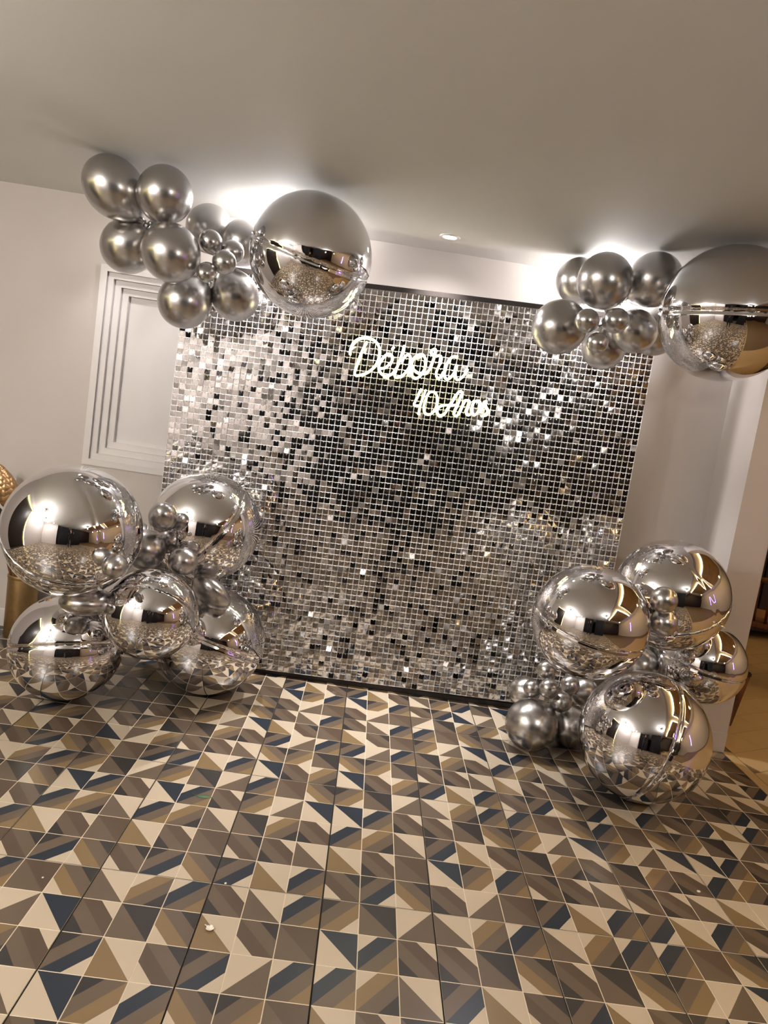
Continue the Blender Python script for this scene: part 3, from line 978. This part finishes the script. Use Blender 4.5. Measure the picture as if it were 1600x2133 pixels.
def bud(name, label, base, tip, h, r, m, foot):
    t = thing(name, label, 'dried flower', foot)
    F = Vector(foot)
    B0, T0 = Vector(base) - F, Vector(tip) - F
    ax = (T0 - B0).normalized()
    bm = bmesh.new()
    mid = B0 * 0.5 + Vector((0.012, -0.004, 0))
    tube(bm, catmull([(0, 0, 0), mid, B0, B0 + ax * h * 0.5], 6), 0.0075, 10)
    obj('stem', bm, M_stem, t, True)
    q = Vector((0, 0, 1)).rotation_difference(ax)
    bm = bmesh.new()
    lathe(bm, [(0, 0), (r * .55, h * .08), (r * .8, h * .3), (r * .78, h * .55), (r * .5, h * .85), (0, h * .97)], 16)
    o = obj('bud_core', bm, m, t, True, B0)
    o.rotation_mode = 'QUATERNION'
    o.rotation_quaternion = q
    bm = bmesh.new()     # one plump scale
    n = 7
    g = []
    for i in range(n):
        s = i / (n - 1)
        wd = math.sin(PI * min(1, 0.15 + 0.85 * s)) ** 0.7 * 0.5
        g.append([bm.verts.new((a * wd, (0.26 * (1 - (a) ** 2) + 0.10) * math.sin(PI * (0.12 + .86 * s)), s)) for a in (-1, -.6, 0, .6, 1)])
    for i in range(n - 1):
        for k in range(4):
            bm.faces.new((g[i][k], g[i][k + 1], g[i + 1][k + 1], g[i + 1][k]))
    me = bpy.data.meshes.new('scale')
    bm.to_mesh(me)
    bm.free()
    me.materials.append(m)
    me.polygons.foreach_set('use_smooth', [True] * len(me.polygons))
    rows = 8
    for i in range(rows):
        s = i / (rows - 1)
        rr = r * (math.sin(PI * (0.16 + 0.72 * s)) ** 0.8) * 0.82
        cnt = 9 if i < 6 else 6
        for k in range(cnt):
            a = 2 * PI * (k + 0.5 * (i % 2)) / cnt
            o = bpy.data.objects.new('scale', me)
            COL.objects.link(o)
            o.parent = t
            loc = B0 + q @ Vector((rr * math.cos(a), rr * math.sin(a), h * (0.02 + 0.80 * s)))
            o.location = loc
            o.rotation_mode = 'QUATERNION'
            o.rotation_quaternion = q @ Quaternion((0, 0, 1), a - PI / 2) @ Quaternion((1, 0, 0), math.radians(-14 + 34 * s - 10))
            o.scale = (r * 0.95, r * 0.75, h * 0.26)
    return t


bud('dried_flower_bud', 'bronze gilded dried bud of overlapping scales on a stem in the gold vase', (-1.868, 1.735, 0.70), (-1.945, 1.715, 0.90),
    0.215, 0.050, M_bud, (-1.815, 1.775, 0.014))
bud('dried_flower_bud', 'dark brown dried bud on a stem at the left picture edge, below the bronze one', (-1.925, 1.745, 0.56), (-1.975, 1.735, 0.70),
    0.15, 0.040, M_buddark, (-1.790, 1.800, 0.014))

# ================================================================== BEYOND THE PILLAR
t = thing('wooden_stool', 'low brown wooden stool with tapered legs just beyond the pillar', 'stool', (2.13, 2.10, 0))
bm = bmesh.new()
box(bm, -0.135, 0.155, -0.155, 0.155, 0.300, 0.330, 0.006)
obj('seat', bm, M_woodd, t)
for sx in (-1, 1):
    for sy in (-1, 1):
        bm = bmesh.new()
        xt, yt = (0.128 if sx > 0 else -0.108), sy * 0.128
        xb, yb = (0.092 if sx > 0 else -0.085), sy * 0.138
        a = [bm.verts.new((xb + dx * .009, yb + dy * .009, 0)) for dx, dy in ((-1, -1), (1, -1), (1, 1), (-1, 1))]
        b = [bm.verts.new((xt + dx * .022, yt + dy * .022, .300)) for dx, dy in ((-1, -1), (1, -1), (1, 1), (-1, 1))]
        bm.faces.new(a[::-1])
        bm.faces.new(b)
        for k in range(4):
            bm.faces.new((a[k - 1], a[k], b[k], b[k - 1]))
        obj('leg', bm, M_wood, t)


def chair(x, y, rz, label):
    t = thing('wooden_armchair', label, 'chair', (x, y, 0), rz)
    bm = bmesh.new()
    box(bm, -0.25, 0.25, -0.24, 0.24, 0.420, 0.455, 0.012)
    obj('seat', bm, M_wood, t)
    for sx in (-1, 1):
        for sy in (-1, 1):
            bm = bmesh.new()
            tube(bm, catmull([(sx * .21, sy * .20, .42), (sx * .225, sy * .215, .2), (sx * .25, sy * .25, 0.0)], 4), [.021] * 4 + [.017] * 4 + [.013], 12)
            obj('leg', bm, M_wood, t, True)
    bm = bmesh.new()
    tube(bm, catmull([(-.25, -.16, .455), (-.29, -.18, .60), (-.29, -.02, .685), (-.26, .18, .72), (-.14, .29, .76), (0, .315, .775),
                      (.14, .29, .76), (.26, .18, .72), (.29, -.02, .685), (.29, -.18, .60), (.25, -.16, .455)], 6), 0.018, 12)
    obj('arm_rail', bm, M_wood, t, True)
    for x0 in (-.16, -.08, 0, .08, .16):
        bm = bmesh.new()
        tube(bm, [(x0 * .9, .20, .45), (x0, .29 - abs(x0) * .15, .755)], 0.010, 8)
        obj('spindle', bm, M_wood, t, True)
    bm = bmesh.new()
    box(bm, -.21, .21, -.21, .21, .456, .485, 0.012)
    obj('seat_cushion', bm, M_rattan, t)
    return t


chair(2.98, 2.95, 2.6, 'brown wooden armchair with a curved rail in the warm side room')
t = thing('dark_sideboard', 'dark walnut sideboard at the end of the warm side room', 'sideboard', (3.6, 4.55, 0))
bm = bmesh.new()
box(bm, -1.4, 1.4, -0.24, 0.24, 0.08, 0.86, 0.006)
obj('body', bm, M_woodd, t)
for k in range(4):
    bm = bmesh.new()
    box(bm, -1.38 + k * .695, -1.38 + k * .695 + .675, -0.262, -0.241, 0.11, 0.82, 0.004)
    d = obj('door', bm, M_woodd, t)
    bm = bmesh.new()
    tube(bm, [(-1.38 + k * .695 + .6, -.263, .5), (-1.38 + k * .695 + .6, -.285, .5)], 0.012, 12)
    obj('knob', bm, M_gold, d, True)
for k in (-1, 1):
    bm = bmesh.new()
    box(bm, k * 1.3 - .04, k * 1.3 + .04, -.2, .2, 0, .08)
    obj('foot', bm, M_woodd, t)
t = thing('rattan_basket', 'woven brown rattan basket on the dark sideboard', 'basket', (3.35, 4.5, 0.86))
bm = bmesh.new()
for k in range(14):
    r = 0.15 + 0.05 * math.sin(PI * k / 15)
    tube(bm, [(r * math.cos(2 * PI * i / 28), r * math.sin(2 * PI * i / 28), 0.012 + 0.02 * k) for i in range(29)], 0.0115, 6, False)
obj('weave', bm, M_rattan, t, True)
bm = bmesh.new()
lathe(bm, [(0, 0.0), (0.155, 0.0), (0.155, 0.012), (0, 0.012)], 24)
obj('bottom', bm, M_rattan, t)
for (x, y, far) in ((4.1, 1.45, 'beside the armchair end'), (4.1, -2.9, 'at the rear end')):
    t = thing('fill_pendant', 'added brass pendant lamp lighting the warm side room, ' + far + ', mirrored in the balloons', 'pendant lamp', (x, y, 2.98), 0,
              'added pendant lamps of the side room')
    bm = bmesh.new()
    tube(bm, [(0, 0, 0), (0, 0, -0.55)], 0.004, 6)
    obj('cord', bm, M_steel, t)
    bm = bmesh.new()
    lathe(bm, [(0.02, -0.55), (0.05, -0.56), (0.17, -0.70), (0.175, -0.705), (0.165, -0.70), (0.045, -0.57), (0.0, -0.565)], 32)
    obj('shade', bm, M_gold, t, True)
    bm = bmesh.new()
    lathe(bm, [(0, -0.60), (0.025, -0.61), (0.035, -0.64), (0.025, -0.67), (0, -0.68)], 16)
    obj('bulb', bm, M_lens, t, True)
    lamp_point('bulb_light', (0, 0, -0.72), PENDANT_WARM, (1.0, 0.69, 0.35), 0.05, t)  # added source, warms the side room and the pillar front

for i, (x0, x1) in enumerate(((-1.20, 0.02), (0.42, 1.62))):
    t = thing('dark_standin', ('left dark pleated curtain added in place of guests, seen only in the mirror balloons',
                               'right dark pleated curtain added in place of guests, seen only in the mirror balloons')[i], 'standin',
              ((x0 + x1) / 2, -3.4, 0), 0, 'added stand-ins for guests at the rear of the hall')
    hw_ = (x1 - x0) / 2  # cloth added in place of dark guests, darkens what the mirrors reflect
    bm = bmesh.new()
    n = 84
    g = []
    for k in range(n + 1):
        x = -hw_ + 2 * hw_ * k / n
        y = 0.035 * math.sin(k * 0.9) + 0.012 * math.sin(k * 0.37 + i)
        g.append([bm.verts.new((x, y * (0.6 + 0.4 * (1 - z / 2.2)), z)) for z in (0.012, 0.75, 1.5, 2.18)])
    for k in range(n):
        for j in range(3):
            bm.faces.new((g[k][j], g[k + 1][j], g[k + 1][j + 1], g[k][j + 1]))
    obj('cloth', bm, M_black, t, True)
    bm = bmesh.new()
    tube(bm, [(-hw_ - .05, 0, 2.2), (hw_ + .05, 0, 2.2)], 0.014, 10)
    obj('rail', bm, M_steel, t, True)
    for k in (-1, 1):
        bm = bmesh.new()
        tube(bm, [(k * hw_, 0, 2.21), (k * hw_, 0, HC)], 0.007, 8)
        obj('hanger', bm, M_steel, t, True)

# ================================================================== SCRAPS ON THE FLOOR
t = thing('flower_scrap', 'small white petal-like scrap with a stalk, lying on the tiles in front', 'scrap', (-0.293, -0.187, 0.0))
bm = bmesh.new()
for k in range(5):
    a = 2 * PI * k / 5
    c = bm.verts.new((0, 0, 0.0015))
    ring_ = []
    for j in range(7):
        b = -0.62 + 1.24 * j / 6
        r = 0.0115 * (1 - 0.18 * (j - 3) ** 2 / 9)
        ring_.append(bm.verts.new((r * math.cos(a + b), r * math.sin(a + b), 0.0035 + 0.002 * math.cos(b * 2))))
    for j in range(6):
        bm.faces.new((c, ring_[j], ring_[j + 1]))
obj('petals', bm, M_white, t, True)
bm = bmesh.new()
tube(bm, [(-0.004, 0.005, 0.002), (-0.012, 0.010, 0.003), (-0.016, 0.014, 0.0015)], 0.0012, 6)
obj('stalk', bm, M_white, t)
t = thing('leaf_scrap', 'small green leaf lying flat on the tiles in front of the lower left stack', 'leaf', (-0.465, 0.455, 0.0))
bm = bmesh.new()
P = [(-0.030, 0.0), (-0.016, 0.008), (0.0, 0.010), (0.016, 0.007), (0.030, 0.0), (0.016, -0.006), (0.0, -0.008), (-0.016, -0.006)]
c = [bm.verts.new((x, 0.0, 0.003)) for x in (-0.016, 0.0, 0.016)]
v = [bm.verts.new((x, y + 0.002 * math.sin(x * 90), 0.0012)) for x, y in P]
for f in ((v[0], v[7], c[0]), (v[0], c[0], v[1]), (v[1], c[0], c[1], v[2]), (v[2], c[1], c[2], v[3]), (v[3], c[2], v[4]), (v[4], c[2], v[5]),
          (v[5], c[2], c[1], v[6]), (v[6], c[1], c[0], v[7])):
    bm.faces.new(f)
obj('blade', bm, M_leaf, t, True)
bm = bmesh.new()
tube(bm, [(-0.030, 0, 0.0014), (-0.040, 0.006, 0.0015), (-0.046, 0.014, 0.0012)], 0.0010, 6)
obj('stalk', bm, M_leaf, t)
for (x, y, r, lab) in ((-0.795, -0.074, 0.0032, 'tiny white crumb on the tiles at the lower left of the floor'),
                       (1.273, 0.287, 0.0060, 'tiny white scrap on the tiles at the right, before the large front balloon'),
                       (-0.291, 0.005, 0.0040, 'tiny pale crumb on the tiles just behind the white petal scrap')):
    bm = bmesh.new()
    bmesh.ops.create_icosphere(bm, subdivisions=2, radius=r)
    for vv in bm.verts:
        vv.co *= 1 + 0.35 * noise.noise(vv.co * 400 + Vector((x, y, 0)))
        vv.co.z = vv.co.z * 0.45 + r * 0.45
    o = obj('crumb', bm, M_white, None, True, (x, y, 0.0))
    tag(o, lab, 'crumb')


# ================================================================== THE PHOTOGRAPHER (behind the camera, mirrored in the balloons)
def skinned(name, verts, edges, radii, m, parent, root=0, sub=2):
    me = bpy.data.meshes.new(name)
    me.from_pydata(verts, edges, [])
    o = bpy.data.objects.new(name, me)
    COL.objects.link(o)
    md = o.modifiers.new('skin', 'SKIN')
    sv = me.skin_vertices[0].data
    for i, r in enumerate(radii):
        sv[i].radius = (r, r) if not isinstance(r, tuple) else r
    sv[root].use_root = True
    md.use_smooth_shade = True
    s = o.modifiers.new('sub', 'SUBSURF')
    s.levels = sub
    s.render_levels = sub
    o.data.materials.append(m)
    o.parent = parent
    return o


px, py = -0.03, -2.42
t = thing('person', 'person in dark clothes behind the camera raising a phone, seen only in the mirror balloons', 'person', (px, py, 0))
V, E, Rr = [], [], []


def add(p, r, link=None):
    V.append(p)
    Rr.append(r)
    if link is not None:
        E.append((link, len(V) - 1))
    return len(V) - 1


# clothed trunk and limbs
hip = add((0, 0, .93), (.155, .115))
wa = add((0, 0, 1.10), (.135, .10), hip)
ch = add((0, .01, 1.30), (.155, .115), wa)
nk = add((0, 0, 1.44), (.075, .075), ch)
for s in (-1, 1):
    th = add((s * .095, 0, .82), .092, hip)
    kn = add((s * .105, .02, .48), .062, th)
    an = add((s * .11, -.01, .09), .045, kn)
    sh = add((s * .185, 0, 1.395), .062, nk)
    el = add((s * .245, .17, 1.19), .046, sh)
    add((s * .125, .375, 1.315), .036, el)
skinned('clothing', V, E, Rr, M_black, t)
V, E, Rr = [], [], []
n0 = add((0, 0, 1.42), .052)
n1 = add((0, .012, 1.50), .048, n0)
h0 = add((0, .03, 1.565), (.066, .078), n1)
h1 = add((0, .02, 1.635), (.076, .092), h0)
h2 = add((0, .01, 1.695), (.060, .075), h1)
skinned('head', V, E, Rr, M_skin, t)
for s in (-1, 1):
    V, E, Rr = [], [], []
    w0 = add((s * .13, .365, 1.31), .026)
    w1 = add((s * .105, .41, 1.345), .026, w0)
    w2 = add((s * .092, .435, 1.375), .030, w1)
    for k in range(4):
        a = add((s * .088, .448 + .004 * k, 1.365 + .020 * k), .0095, w2)
        b = add((s * .080, .468 + .002 * k, 1.366 + .022 * k), .0085, a)
        add((s * .066, .472 + .001 * k, 1.366 + .022 * k), .0075, b)
    a = add((s * .082, .425, 1.395), .011, w2)
    add((s * .058, .430, 1.40), .0095, a)
    skinned('hand', V, E, Rr, M_skin, t)
    V, E, Rr = [], [], []
    a = add((s * .11, -.06, .045), .042)
    b = add((s * .112, .06, .042), .043, a)
    add((s * .118, .16, .036), .034, b)
    skinned('shoe', V, E, Rr, M_black, t)
bm = bmesh.new()
bmesh.ops.create_uvsphere(bm, u_segments=24, v_segments=16, radius=1)
for vv in list(bm.verts):
    if vv.co.y > 0.35 and vv.co.z < 0.55:
        bm.verts.remove(vv)
for vv in bm.verts:
    vv.co = Vector((vv.co.x * .092, vv.co.y * .108 + .005, vv.co.z * (.105 if vv.co.z > 0 else .17) + 1.645))
obj('hair', bm, M_hair, t, True)
ph = thing('phone', 'black phone held up by the person behind the camera', 'phone', (-0.044, -1.968, 1.395))
bm = bmesh.new()
box(bm, -0.037, 0.037, -0.004, 0.004, -0.075, 0.075, 0.0035)
obj('phone_body', bm, M_phone, ph)
bm = bmesh.new()
box(bm, -0.014, 0.014, 0.0042, 0.0062, -0.012, 0.022, 0.001)
obj('lens_block', bm, M_phone, ph)
